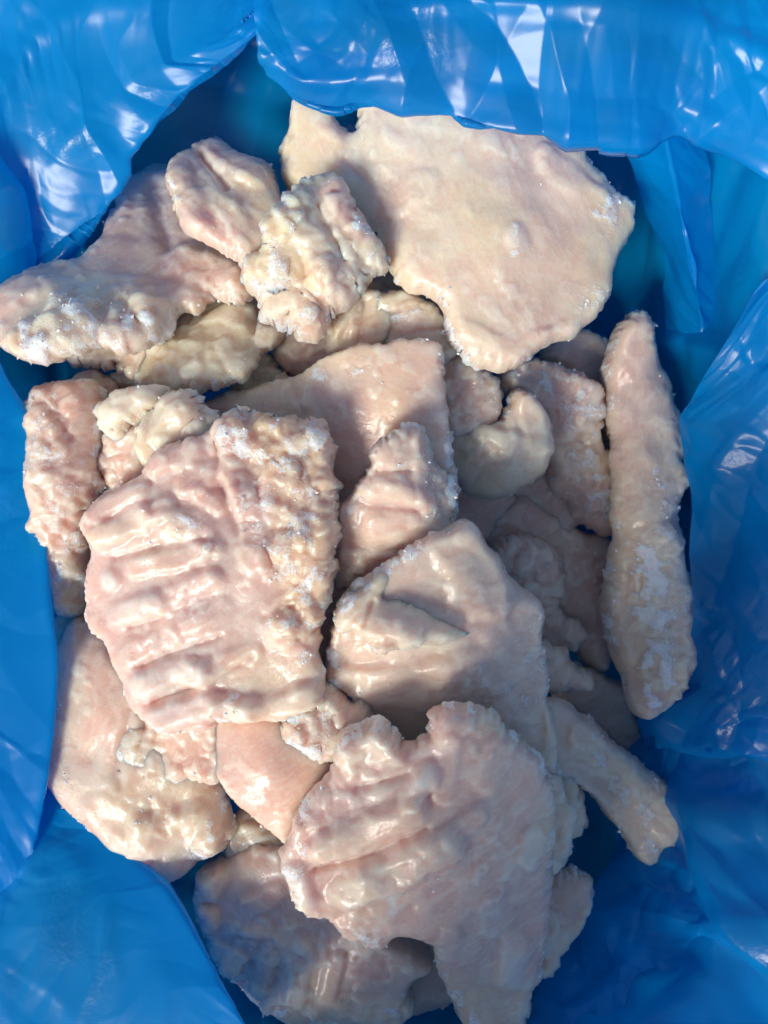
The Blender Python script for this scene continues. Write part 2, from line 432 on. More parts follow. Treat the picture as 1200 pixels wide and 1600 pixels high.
film('bag_fold', [
    [(-150, 1180, 2.2), (-150, 1500, 3.5), (0, 1800, 5.0), (300, 1900, 6.5)],
    [(-60, 1180, 2.0), (0, 1420, 3.2), (130, 1620, 4.8), (320, 1790, 6.3)],
    [(40, 1200, 1.9), (110, 1340, 2.9), (200, 1450, 4.0), (330, 1660, 6.0)],
    [(72, 1192, 1.8), (165, 1300, 2.6), (265, 1380, 3.6), (345, 1525, 5.2), (390, 1610, 6.0), (420, 1690, 6.4)],
    [(70, 1200, 1.6), (160, 1308, 2.4), (258, 1390, 3.4), (338, 1535, 5.0), (382, 1615, 5.8), (412, 1690, 6.2)],
    [(10, 1230, 0.2), (130, 1340, 0.6), (220, 1430, 1.2), (300, 1560, 2.2), (350, 1680, 3.0)],
], 36, 80, excess=0.03, seed=31, parent=bag, amp=0.003, lin=True, crumple=0.7, freq=14)
film('bag_fold', [
    [(1190, 440, 4.6), (1290, 380, 5.8), (1420, 330, 6.5)],
    [(1120, 560, 2.8), (1200, 520, 4.2), (1290, 500, 5.4), (1410, 480, 6.2)],
    [(1066, 650, 1.2), (1160, 650, 3.2), (1270, 620, 5.0), (1400, 600, 6.0)],
    [(1085, 820, 1.0), (1165, 810, 3.0), (1270, 800, 4.6), (1400, 800, 5.6)],
    [(1094, 960, 0.6), (1172, 960, 2.6), (1270, 970, 4.2), (1400, 980, 5.0)],
    [(1062, 1075, -1.2), (1150, 1072, 1.6), (1260, 1080, 3.6), (1400, 1090, 4.4)],
    [(990, 1128, -3.0), (1100, 1132, 0.4), (1230, 1140, 2.8), (1400, 1150, 3.6)],
    [(1000, 1156, -3.0), (1090, 1170, -0.2), (1200, 1175, 1.8), (1400, 1190, 3.0)],
    [(1010, 1150, -3.4), (1100, 1162, -0.7), (1205, 1168, 1.3), (1400, 1182, 2.4)],
    [(1040, 1110, -3.8), (1130, 1120, -1.6), (1230, 1125, 0.3), (1400, 1130, 1.4)],
], 70, 44, excess=0.03, seed=41, parent=bag, amp=0.004, lin=True, crumple=1.2, freq=14)
film('bag_fold', [
    [(985, 190, 3.2), (1005, 300, 0.6), (1028, 400, -1.4), (1045, 540, -3.4)],
    [(1035, 190, 5.0), (1058, 300, 3.0), (1082, 400, 1.6), (1095, 500, -0.6), (1092, 560, -2.0)],
    [(1095, 195, 3.8), (1115, 300, 1.8), (1125, 400, 0.4), (1120, 540, -2.2)],
], 30, 60, excess=0.03, seed=71, parent=bag, amp=0.004, lin=True, crumple=0.8, freq=20)
film('bag_fold', [
    [(1000, 1110, -4.8), (970, 1300, -4.2), (915, 1400, -3.0), (868, 1500, -1.5), (800, 1640, 0.8)],
    [(1070, 1115, -2.8), (1040, 1330, -1.6), (1000, 1440, -0.8), (960, 1540, 0.5), (900, 1680, 2.2)],
    [(1150, 1120, -0.9), (1135, 1350, 0.8), (1110, 1480, 1.6), (1070, 1600, 2.6), (1010, 1720, 3.6)],
    [(1320, 1120, 1.6), (1300, 1380, 3.4), (1290, 1560, 4.2), (1260, 1720, 4.8), (1180, 1850, 5.4)],
], 40, 80, excess=0.05, seed=57, parent=bag, amp=0.006, lin=True, crumple=2.2, freq=18)

# ------------------------------------------------------------------ frozen meat
PAL = {'pink': (0.79, 0.545, 0.455), 'rose': (0.73, 0.44, 0.38), 'cream': (0.82, 0.70, 0.52), 'fat': (0.85, 0.765, 0.59),
       'yellow': (0.80, 0.67, 0.40), 'peach': (0.82, 0.55, 0.42), 'orange': (0.82, 0.56, 0.34), 'white': (0.87, 0.82, 0.735),
       'mauve': (0.68, 0.49, 0.43), 'beige': (0.785, 0.605, 0.49), 'blood': (0.40, 0.08, 0.07)}
HS = 0.00085
def rbf(ctrl):
    c = np.asarray(ctrl, float)
    if len(c) == 1: return lambda X, Y: np.full(X.shape, c[0, 2])
    n = len(c); D = np.hypot(c[:, None, 0]-c[None, :, 0], c[:, None, 1]-c[None, :, 1])
    Q = np.column_stack([np.ones(n), c[:, 0], c[:, 1]]) if n >= 4 else np.ones((n, 1))
    k = Q.shape[1]
    M = np.zeros((n+k, n+k)); M[:n, :n] = np.sqrt(D*D+40.0**2)*-1+np.eye(n)*1e-3; M[:n, n:] = Q; M[n:, :n] = Q.T
    sol = np.linalg.lstsq(M, np.concatenate([c[:, 2], np.zeros(k)]), rcond=None)[0]
    def f(X, Y):
        r = np.zeros(X.shape)
        for i in range(n): r += sol[i]*-np.sqrt((X-c[i, 0])**2+(Y-c[i, 1])**2+40.0**2)
        r += sol[n]
        if k == 3: r += sol[n+1]*X+sol[n+2]*Y
        return r
    return f
PIECES = []
def piece(label, outline, z, T=8, R=None, tone='pink', pads=(), cols=(), frost=(), rough=(), ragged=1.0, lump=0.65,
          fib=30, f0=0.0, grains=1.0, seed=None, parent=None, name='frozen_meat_piece'):
    seed = (len(PIECES)+1)*13.37 if seed is None else seed
    zf = rbf([(a, b, c/100) for a, b, c in z])
    R = R or T*1.15
    def W(pts):
        p = np.asarray(pts, float).reshape(-1, 2)
        zz = zf(p[:, 0], p[:, 1]); x, y = unproj(p[:, 0], p[:, 1], zz)
        return np.stack([x, y], 1)
    O = np.asarray(outline, float)
    Oc = catmull(O, 5, True)
    OW = W(Oc)
    zm = float(zf(O[:, 0], O[:, 1]).mean()); pxm = (CAMZ-zm)/FPX
    # mid surface in world xy: refit there
    zw = rbf([(*W([(a, b)])[0], c/100) for a, b, c in z]) if False else None
    cx, cy = OW.mean(0)
    def sdf(X, Y):
        d = segdist(X, Y, OW, True); d = np.where(inside(X, Y, OW), d, -d)
        p = np.stack([X, Y, np.full(X.shape, seed)], 1)
        rm = sstep(-0.25, 0.35, perlin(p*[40, 40, 1]+77))
        d = d + ragged*(0.0016*perlin(p*[95, 95, 1])+rm*(0.0012*perlin(p*[260, 260, 1]+9)+0.0011*perlin(p*[560, 560, 1]+5)))
        return d
    small = max(np.ptp(OW[:, 0]), np.ptp(OW[:, 1])) < 0.05
    small = small and lump >= 0.6
    if small: ragged, lump = ragged*1.5, max(lump, 1.0)*1.1
    m = 0.004
    xs = np.arange(OW[:, 0].min()-m, OW[:, 0].max()+m, HS); ys = np.arange(OW[:, 1].min()-m, OW[:, 1].max()+m, HS)
    GX, GY = np.meshgrid(xs, ys, indexing='ij'); sh = GX.shape
    D = sdf(GX.ravel(), GY.ravel()).reshape(sh)
    keep = D > 0
    cell = keep[:-1, :-1] & keep[1:, :-1] & keep[1:, 1:] & keep[:-1, 1:]
    cnt = np.zeros(sh, int)
    cnt[:-1, :-1] += cell; cnt[1:, :-1] += cell; cnt[1:, 1:] += cell; cnt[:-1, 1:] += cell
    used = cnt > 0; bnd = used & (cnt < 4)
    ids = -np.ones(sh, int); ids[used] = np.arange(used.sum())
    X = GX[used].copy(); Y = GY[used].copy(); d = D[used].copy(); bd = bnd[used]
    bx, by = X[bd], Y[bd]; e = 2e-4
    for _ in range(3):
        v0 = sdf(bx, by); gx = (sdf(bx+e, by)-v0)/e; gy = (sdf(bx, by+e)-v0)/e; g2 = np.maximum(gx*gx+gy*gy, 0.4)
        st = np.clip(v0/g2, -HS*0.8, HS*0.8); bx = bx-st*gx; by = by-st*gy
    X[bd], Y[bd] = bx, by; d[bd] = 0
    i, j = np.nonzero(cell)
    Ft = np.stack([ids[i, j], ids[i+1, j], ids[i+1, j+1], ids[i, j+1]], 1)
    nv = len(X)
    # bottom copy shares the boundary vertices
    inn = ~bd; bid = np.arange(nv); bid[inn] = nv+np.arange(inn.sum())
    Fb = bid[Ft][:, ::-1]
    Tm, Rm = T/1000, R/1000
    Rv = Rm*np.clip(0.80+0.9*perlin(np.stack([X, Y, np.full(nv, seed)], 1)*[35, 35, 1]+12), 0.40, 1.7)
    prof = lambda dd: np.clip(1-(1-np.clip(dd/Rv, 0, 1))**2.6, 0, 1)**(1/2.2)
    # pixel position of every vertex on the mid surface (two fixed-point steps) gives the mid height
    zz = np.full(nv, zm)
    for _ in range(3):
        k = FPX/(CAMZ-zz); PX = 600+X*k; PY = 800-Y*k; zz = zf(PX, PY)
    p2 = np.stack([X, Y, np.full(nv, seed)], 1)
    thick = Tm*prof(d)*(1+0.22*fbm(p2*[38, 38, 1], 2))
    mid = zz + lump*0.0030*fbm(p2*[24, 24, 1]+3, 2)*sstep(0, 0.012, d+0.004)
    edge = sstep(0, 0.004, d)
    relief = np.zeros(nv); 
    for pts, rp, hmm in pads:
        q = segdist(PX, PY, pts) / rp
        q = q*(1+0.30*perlin(p2*[75, 75, 1]+7)+0.18*perlin(p2*[190, 190, 1]+3))
        relief += 1.25*hmm/1000*(1-sstep(0.42, 1.08, q))*np.clip(0.8+0.8*perlin(p2*[65, 65, 1]+61), 0.25, 1.4) if hmm > 0 else 0.8*hmm/1000*np.exp(-(q*1.6)**2)
    relief *= edge
    rg = np.zeros(nv) + (0.55*sstep(-0.1, 0.3, perlin(p2*[60, 60, 1]+64)) if small else 0.0)
    for pts, rp, sgt in rough:
        q = segdist(PX, PY, pts)/rp + 0.5*perlin(p2*[90, 90, 1]+21)
        rg = np.maximum(rg, sgt*(1-sstep(0.6, 1.1, q)))
    fr = np.full(nv, f0) + (0.20+0.42*sstep(-0.1, 0.4, perlin(p2*[45, 45, 1]+88)))*(1-sstep(0, 0.0040, d))
    for pts, rp, sgt in frost:
        q = segdist(PX, PY, pts)/rp + 0.5*perlin(p2*[120, 120, 1]+33)
        fr = np.maximum(fr, sgt*(1-sstep(0.3, 1.15, q)))
    fr = np.maximum(fr, rg*0.38)
    tone_v = np.tile(np.array(PAL[tone]), (nv, 1))
    for pts, rp, cn, sgt in cols:
        q = segdist(PX, PY, pts)/rp + 0.45*perlin(p2*[80, 80, 1]+51)
        a = (sgt*(1-sstep(0.35, 1.15, q)))[:, None]
        tone_v = tone_v*(1-a)+np.array(PAL[cn])*a
    top = np.stack([X, Y, mid+thick+relief], 1); bot = np.stack([X, Y, mid-thick], 1)[inn]
    V = np.concatenate([top, bot]); F = np.concatenate([Ft, Fb])
    def both(a): return np.concatenate([a, a[inn]])
    rgA, frA, toA = both(rg), both(fr), np.concatenate([tone_v, tone_v[inn]])
    # flesh relief along the surface normal
    o = np.array([seed*0.7, seed*0.3, seed])
    N = vnormals(V, F)
    V = V + N*(lump*(0.0012*fbm(V*42+o, 2)+0.00045*perlin(V*95+o+5)))[:, None]
    frA = np.clip(frA*(0.50+0.95*sstep(-0.15, 0.30, perlin(V*150+o+7))), 0, 1)
    a = math.radians(fib); ca, sa = math.cos(a), math.sin(a)
    fv = np.stack([(V[:, 0]*ca+V[:, 1]*sa)*0.35, -V[:, 0]*sa+V[:, 1]*ca, V[:, 2]*0.5], 1)
    lob = sstep(0.0, 0.16, fbm(V*60+fv*20+o+90, 2))*min(1.0, lump)
    lob2 = sstep(0.06, 0.20, fbm(V*135+o+45, 2))*sstep(-0.15, 0.25, perlin(V*32+o+19))
    V = V + N*(lump*(0.00030*billow(fv*85+o, 2)*sstep(-0.2, 0.35, perlin(V*30+o+70)) + 0.0011*lob) + 0.00055*lob2*min(1.0, lump+0.3))[:, None]
    N = vnormals(V, F)
    V = V + N*(rgA*(0.0026*billow(V*80+o, 2)+0.0010*perlin(V*230+o)+0.0005*perlin(V*560+o)) + 0.00010*fbm(V*260+o, 2)*(1+3*rgA)
               + np.clip(frA-0.22, 0, 1)*(0.0018*billow(V*210+o, 1)+0.0012*perlin(V*480+o)))[:, None]
    a = math.radians(fib); ca, sa = math.cos(a), math.sin(a)
    C = np.array([cx, cy, zm])
    L = V - C
    fb = np.stack([(L[:, 0]*ca+L[:, 1]*sa)*0.30+seed, -L[:, 0]*sa+L[:, 1]*ca, L[:, 2]*0.5], 1)
    # mottling: paler fat seams, pinker flesh, fibres
    def mixc(c, a, col): return c*(1-a[:, None])+np.array(col)*a[:, None]
    n1 = fbm(V*55+o, 3); n2 = fbm(V*190+o+3, 2); nfv = fbm(fb*230+o, 2)
    hue = perlin(V*22+o+140)
    toA = mixc(toA, 0.42*sstep(0.05, 0.5, hue), (0.83, 0.68, 0.41))
    toA = mixc(toA, 0.42*sstep(-0.05, -0.5, hue), (0.74, 0.455, 0.37))
    toA = mixc(toA, 0.35*lob2, (0.87, 0.81, 0.69))
    toA = mixc(toA, 0.40*lob, (0.84, 0.77, 0.63))
    toA = mixc(toA, 0.30*sstep(0.0, -0.45, n1), (0.72, 0.44, 0.35))
    toA = mixc(toA, 0.30*sstep(0.05, 0.5, nfv), (0.86, 0.79, 0.67))
    toA = mixc(toA, 0.18*sstep(0.0, -0.5, n2), (0.70, 0.445, 0.35))
    wetA = 0.40-0.17*sstep(-0.1, 0.35, fbm(V*85+o+11, 2))
    me = make_mesh('frozen_meat_piece', L, F)
    add_attr(me, 'wet', 'FLOAT', wetA); add_attr(me, 'wpos', 'FLOAT_VECTOR', V+seed*0.1)
    add_attr(me, 'tone', 'FLOAT_COLOR', np.column_stack([toA, np.ones(len(toA))]))
    add_attr(me, 'frost', 'FLOAT', frA); add_attr(me, 'fib', 'FLOAT_VECTOR', fb)
    ob = link(name, me, MEAT)
    ob.location = C; ob['label'] = label
    if parent:
        ob.parent = parent; ob.location = Vector(C)-parent.location
    else:
        ob['category'] = 'frozen meat'; ob['group'] = 'frozen meat pieces heaped in the blue bag'
    # frost grains standing on the frosted places
    rs = np.random.default_rng(int(seed*100) % 99991)
    pr = np.clip(frA[:nv]-0.18, 0, 1)*0.38*grains + 0.0035*grains
    sel = np.nonzero(rs.random(nv) < pr)[0]
    if len(sel) > 8:
        k = len(sel); NN = vnormals(V, F)[sel]; c = L[sel]+NN*0.00008+rs.normal(size=(k, 3))*0.0002
        s = 0.00014+0.00075*rs.random(k)**5
        base = np.array([(1, 0, 0), (-1, 0, 0), (0, 1, 0), (0, -1, 0), (0, 0, 1), (0, 0, -1)], float)
        tri = np.array([(0, 2, 4), (2, 1, 4), (1, 3, 4), (3, 0, 4), (2, 0, 5), (1, 2, 5), (3, 1, 5), (0, 3, 5)])
        jit = 1+0.55*rs.normal(size=(k, 6, 1)).clip(-1, 1)
        q = rs.normal(size=(k, 3, 3)); q, _ = np.linalg.qr(q)
        VV = (base[None]*jit) @ q * s[:, None, None] + c[:, None]
        FF = tri[None]+6*np.arange(k)[:, None, None]
        fm = make_mesh('frost', VV.reshape(-1, 3), FF.reshape(-1, 3))
        fm.polygons.foreach_set('use_smooth', np.zeros(len(fm.polygons), bool))
        fo = link('frost', fm, FROST, ob); fo['kind'] = 'stuff'
    PIECES.append(ob)
    return ob

# --- the large ones on top
piece('big smooth cream slab at the top right, tucked under the blue fold',
      [(440, 250), (448, 205), (462, 163), (500, 170), (528, 195), (543, 208), (562, 200), (558, 160), (600, 150), (700, 160), (800, 175), (885, 210),
       (925, 250), (960, 298), (989, 320), (986, 360), (966, 400), (956, 450), (930, 492), (900, 520), (860, 540), (805, 572), (765, 581), (730, 565),
       (702, 530), (692, 485), (668, 462), (640, 455), (620, 435), (600, 410), (570, 400), (520, 370), (475, 330), (445, 290)],
      [(450, 230, 2.2), (600, 200, 3.0), (850, 230, 2.8), (980, 340, 2.2), (760, 570, 2.6), (640, 430, 2.6), (760, 360, 3.2), (560, 360, 1.9)],
      T=8, R=13, tone='cream', lump=0.5, fib=-62, f0=0.10,
      pads=[([(800, 378), (806, 390)], 24, 0.6), ([(540, 260), (580, 300)], 14, -1.5), ([(470, 300), (510, 240)], 40, 2.0),
            ([(720, 520), (800, 555), (880, 520)], 20, 1.6), ([(610, 330), (660, 300)], 30, 1.2), ([(850, 260), (930, 330)], 26, 1.2)],
      cols=[([(802, 384)], 24, 'white', 0.8), ([(800, 250), (900, 330), (850, 420), (780, 460)], 80, 'pink', 0.45), ([(640, 250), (600, 200)], 90, 'fat', 0.5), ([(760, 560), (860, 530)], 40, 'fat', 0.6)],
      frost=[([(795, 370), (790, 385), (800, 400)], 12, 0.5), ([(960, 320), (930, 350)], 40, 0.4), ([(890, 490), (930, 470)], 35, 0.35)])
piece('round lobed slab with a notched top, left of the crumbly yellow-pink chunk',
      [(262, 275), (285, 250), (320, 225), (345, 221), (372, 243), (405, 250), (430, 275), (442, 310), (446, 345), (432, 390), (412, 432), (385, 440),
       (365, 405), (325, 385), (292, 365), (275, 330)],
      [(270, 290, 3.0), (350, 230, 1.6), (305, 370, 3.9), (430, 290, 2.6), (410, 420, 3.2), (360, 310, 3.2)],
      T=8, tone='beige', fib=-40, f0=0.10, lump=0.6,
      pads=[([(318, 252), (360, 305)], 9, -3.2), ([(345, 245), (410, 285)], 26, 2.4), ([(285, 290), (320, 360)], 24, 1.8), ([(360, 340), (400, 390)], 26, 1.6)],
      cols=[([(330, 310), (380, 340)], 40, 'mauve', 0.45), ([(300, 350), (350, 385)], 30, 'pink', 0.5)],
      frost=[([(350, 372), (352, 374)], 14, 0.6), ([(275, 300), (300, 355)], 12, 0.45), ([(395, 420), (380, 430)], 20, 0.45)])
piece('crumbly yellow-pink chunk overlapping the left edge of the big cream slab',
      [(446, 338), (470, 305), (490, 287), (520, 284), (548, 299), (554, 330), (577, 355), (600, 395), (592, 425), (567, 450), (547, 475), (522, 490),
       (507, 516), (480, 527), (455, 507), (430, 496), (414, 476), (383, 453), (388, 425), (412, 402), (420, 366), (432, 346)],
      [(400, 440, 3.5), (430, 370, 4.0), (540, 320, 3.4), (590, 410, 3.4), (480, 510, 3.4), (480, 410, 4.2)],
      T=11, tone='cream', fib=-40, f0=0.10, lump=1.1, ragged=1.4,
      pads=[([(525, 320), (580, 390)], 27, 3.0), ([(465, 330), (440, 380)], 24, 2.6), ([(405, 440), (440, 430)], 22, 2.4), ([(500, 440), (525, 470)], 26, 2.6), ([(460, 480), (480, 505)], 22, 2.2),
            ([(470, 400), (485, 445)], 9, -3.2), ([(500, 340), (540, 420)], 8, -3.0), ([(425, 460), (455, 470)], 8, -2.4)],
      cols=[([(450, 350), (430, 420), (480, 480)], 44, 'yellow', 0.55), ([(520, 320), (570, 380)], 26, 'rose', 0.7), ([(480, 440), (500, 480)], 30, 'orange', 0.55),
            ([(524, 322), (533, 325)], 5, 'blood', 0.8)],
      rough=[([(440, 360), (420, 440), (480, 500)], 46, 1.0), ([(520, 440), (570, 420)], 35, 0.8), ([(545, 380), (585, 400)], 20, 0.6)],
      frost=[([(560, 370), (595, 390)], 16, 0.55), ([(430, 430), (410, 470)], 24, 0.45), ([(455, 325), (480, 300)], 14, 0.45)])
piece('long pale piece at the upper left with a frosty white nose against the blue bag',
      [(-22, 500), (0, 468), (25, 440), (60, 420), (100, 411), (137, 406), (165, 370), (190, 320), (200, 290), (225, 268), (265, 262), (320, 320), (390, 400),
       (405, 440), (378, 472), (335, 466), (310, 490), (285, 488), (262, 512), (235, 545), (200, 548), (165, 540), (100, 556), (50, 563), (18, 553), (-8, 530)],
      [(0, 500, 3.2), (100, 490, 3.8), (220, 510, 3.2), (230, 290, -0.8), (340, 440, 1.6), (150, 420, 2.0), (300, 350, 0.2)],
      T=10, tone='beige', fib=35, f0=0.08,
      pads=[([(250, 300), (270, 400)], 22, -3.0), ([(120, 500), (220, 480)], 36, 2.5), ([(300, 420), (360, 440)], 34, 2.2), ([(240, 490), (262, 500)], 24, 2.0), ([(30, 480), (80, 450)], 30, 1.5)],
      cols=[([(130, 480), (100, 520)], 60, 'fat', 0.9), ([(10, 500), (60, 450)], 40, 'pink', 0.7), ([(270, 320), (280, 420)], 40, 'mauve', 0.6), ([(330, 440), (250, 450)], 40, 'pink', 0.4)],
      rough=[([(90, 530), (150, 500), (230, 500)], 40, 0.9), ([(60, 540), (190, 535)], 20, 0.8)],
      frost=[([(80, 540), (150, 500)], 45, 0.62), ([(5, 520), (15, 530)], 25, 0.5), ([(240, 500), (200, 530)], 30, 0.5)])
piece('broad ribbed slab at the left with rows of pads and a crumbly orange right edge',
      [(134, 815), (165, 772), (222, 742), (252, 702), (325, 675), (345, 650), (380, 645), (440, 656), (490, 655), (515, 680), (522, 740), (528, 790),
       (525, 850), (515, 920), (500, 970), (498, 1010), (506, 1060), (500, 1103), (450, 1124), (400, 1128), (345, 1122), (335, 1138), (272, 1140), (226, 1120),
       (192, 1070), (170, 1012), (140, 970), (138, 900), (148, 860)],
      [(140, 850, 3.6), (250, 700, 4.0), (500, 670, 4.0), (520, 850, 4.6), (490, 1080, 4.6), (280, 1120, 4.2), (150, 980, 3.4), (330, 900, 4.7)],
      T=8, tone='pink', fib=35, f0=0.09, lump=0.45,
      pads=[([(165, 838), (235, 812)], 24, 2.6), ([(182, 905)], 19, 2.0), ([(200, 955), (250, 938)], 27, 3.0), ([(222, 1015), (270, 988)], 25, 2.4),
            ([(238, 1062), (275, 1040), (320, 1045)], 28, 3.4), ([(255, 1115), (330, 1092)], 28, 3.2), ([(355, 1100), (420, 1106), (490, 1082)], 28, 3.4),
            ([(160, 800), (225, 762)], 22, 2.4), ([(250, 730), (310, 705)], 24, 2.4), ([(275, 820), (310, 815)], 30, 1.8), ([(345, 855)], 18, 1.8), ([(300, 760), (340, 740)], 24, 1.5),
            ([(215, 975), (265, 960)], 8, -1.8), ([(225, 1035), (290, 1010), (350, 990)], 8, -2.0), ([(250, 1088), (330, 1062), (400, 1020)], 8, -2.4), ([(190, 870), (260, 850)], 9, -1.6),
            ([(345, 690), (350, 760), (380, 830)], 10, -1.4), ([(390, 690), (480, 680)], 34, 3.0), ([(440, 760), (490, 830)], 40, 2.4), ([(440, 980), (480, 960)], 30, 2.0),
            ([(260, 934), (335, 902)], 22, 1.8), ([(280, 984), (355, 948)], 20, 1.7), ([(245, 806), (270, 790)], 20, 1.6), ([(225, 885), (320, 862)], 21, 2.0), ([(335, 1040), (400, 1010)], 20, 1.4),
            ([(320, 775), (350, 790)], 20, 1.8), ([(370, 740), (390, 800)], 24, 2.4), ([(395, 860), (405, 880)], 24, 2.0), ([(455, 860), (500, 880)], 34, 2.4), ([(365, 680), (375, 705)], 26, 2.0)],
      cols=[([(420, 680), (480, 740), (490, 860), (470, 960)], 66, 'orange', 0.8), ([(300, 850), (340, 960), (300, 1020)], 70, 'mauve', 0.35), ([(165, 838), (235, 815)], 26, 'cream', 0.6),
            ([(200, 955), (250, 938)], 26, 'white', 0.5), ([(238, 1062), (320, 1045)], 26, 'white', 0.5), ([(255, 1115), (330, 1092)], 26, 'white', 0.4), ([(360, 1100), (490, 1085)], 26, 'white', 0.5),
            ([(182, 905)], 20, 'white', 0.6), ([(290, 818)], 32, 'cream', 0.6), ([(400, 940), (420, 1040)], 50, 'beige', 0.5)],
      rough=[([(380, 690), (490, 690), (490, 860), (470, 960)], 50, 1.0), ([(400, 760), (430, 880)], 40, 0.85), ([(290, 818), (345, 855)], 20, 0.4)],
      frost=[([(450, 980), (460, 1000)], 40, 0.5), ([(360, 680), (500, 690)], 34, 0.45), ([(430, 800), (480, 920)], 50, 0.42), ([(345, 855)], 18, 0.65), ([(300, 820)], 26, 0.45), ([(370, 1090), (350, 1110)], 20, 0.6)])
folded = piece('large folded slab in the middle with a thick curled ridge, beside the ribbed slab',
      [(720, 815), (742, 822), (770, 862), (820, 922), (845, 945), (846, 1000), (856, 1080), (868, 1150), (862, 1230), (760, 1230), (660, 1190), (590, 1140),
       (545, 1088), (512, 1060), (514, 1010), (528, 950), (560, 905), (595, 888), (640, 850), (690, 825)],
      [(540, 1000, 3.8), (720, 850, 4.2), (840, 960, 2.4), (860, 1200, 0.6), (620, 1130, 2.2), (700, 1000, 4.2), (780, 1080, 2.8)],
      T=8, tone='beige', fib=15, f0=0.08,
      pads=[([(600, 975), (690, 985)], 26, 2.0), ([(720, 870), (760, 920)], 60, 2.5), ([(545, 1030), (640, 1028), (740, 1000)], 18, -3.2),
            ([(560, 915), (570, 940)], 8, -2.5), ([(850, 960), (855, 1090), (865, 1180)], 22, 1.5), ([(600, 1070), (680, 1060)], 46, 1.6), ([(690, 940), (640, 930)], 20, -1.5), ([(760, 1040), (810, 1080)], 18, -1.2)],
      cols=[([(570, 965), (690, 985)], 36, 'cream', 0.8), ([(660, 930), (720, 960)], 46, 'peach', 0.55), ([(560, 1050), (680, 1080)], 60, 'peach', 0.35), ([(720, 860), (700, 900)], 50, 'cream', 0.6),
            ([(780, 1000), (760, 1060)], 40, 'mauve', 0.5), ([(550, 940), (590, 900)], 16, 'yellow', 0.5)],
      frost=[([(600, 890), (660, 850)], 16, 0.5), ([(520, 1010), (520, 1050)], 14, 0.55), ([(845, 960), (800, 1100)], 40, 0.33), ([(560, 1105), (520, 1060)], 14, 0.5)])
piece('thick curled cream flap on the slab', [(525, 952), (540, 925), (560, 915), (588, 890), (612, 890), (606, 915), (600, 935), (650, 948), (700, 968), (738, 982), (720, 998), (680, 1003), (640, 1008), (598, 1024), (572, 1005), (556, 985), (530, 985)],
      [(540, 950, 4.8), (600, 900, 4.8), (580, 980, 5.5), (640, 985, 5.4), (730, 990, 4.3)], T=8, R=10, tone='cream', lump=0.7, ragged=1.2, f0=0.12, fib=-15,
      pads=[([(540, 960), (575, 925), (598, 905)], 15, 2.0), ([(590, 970), (640, 985), (690, 985)], 24, 2.2), ([(570, 975), (585, 935)], 7, -3.0)],
      cols=[([(550, 940), (590, 905)], 18, 'yellow', 0.5), ([(620, 960), (680, 975)], 20, 'peach', 0.4)],
      frost=[([(535, 950), (600, 895)], 10, 0.5), ([(580, 1015), (620, 1012)], 8, 0.5)], parent=folded, name='curled_flap')
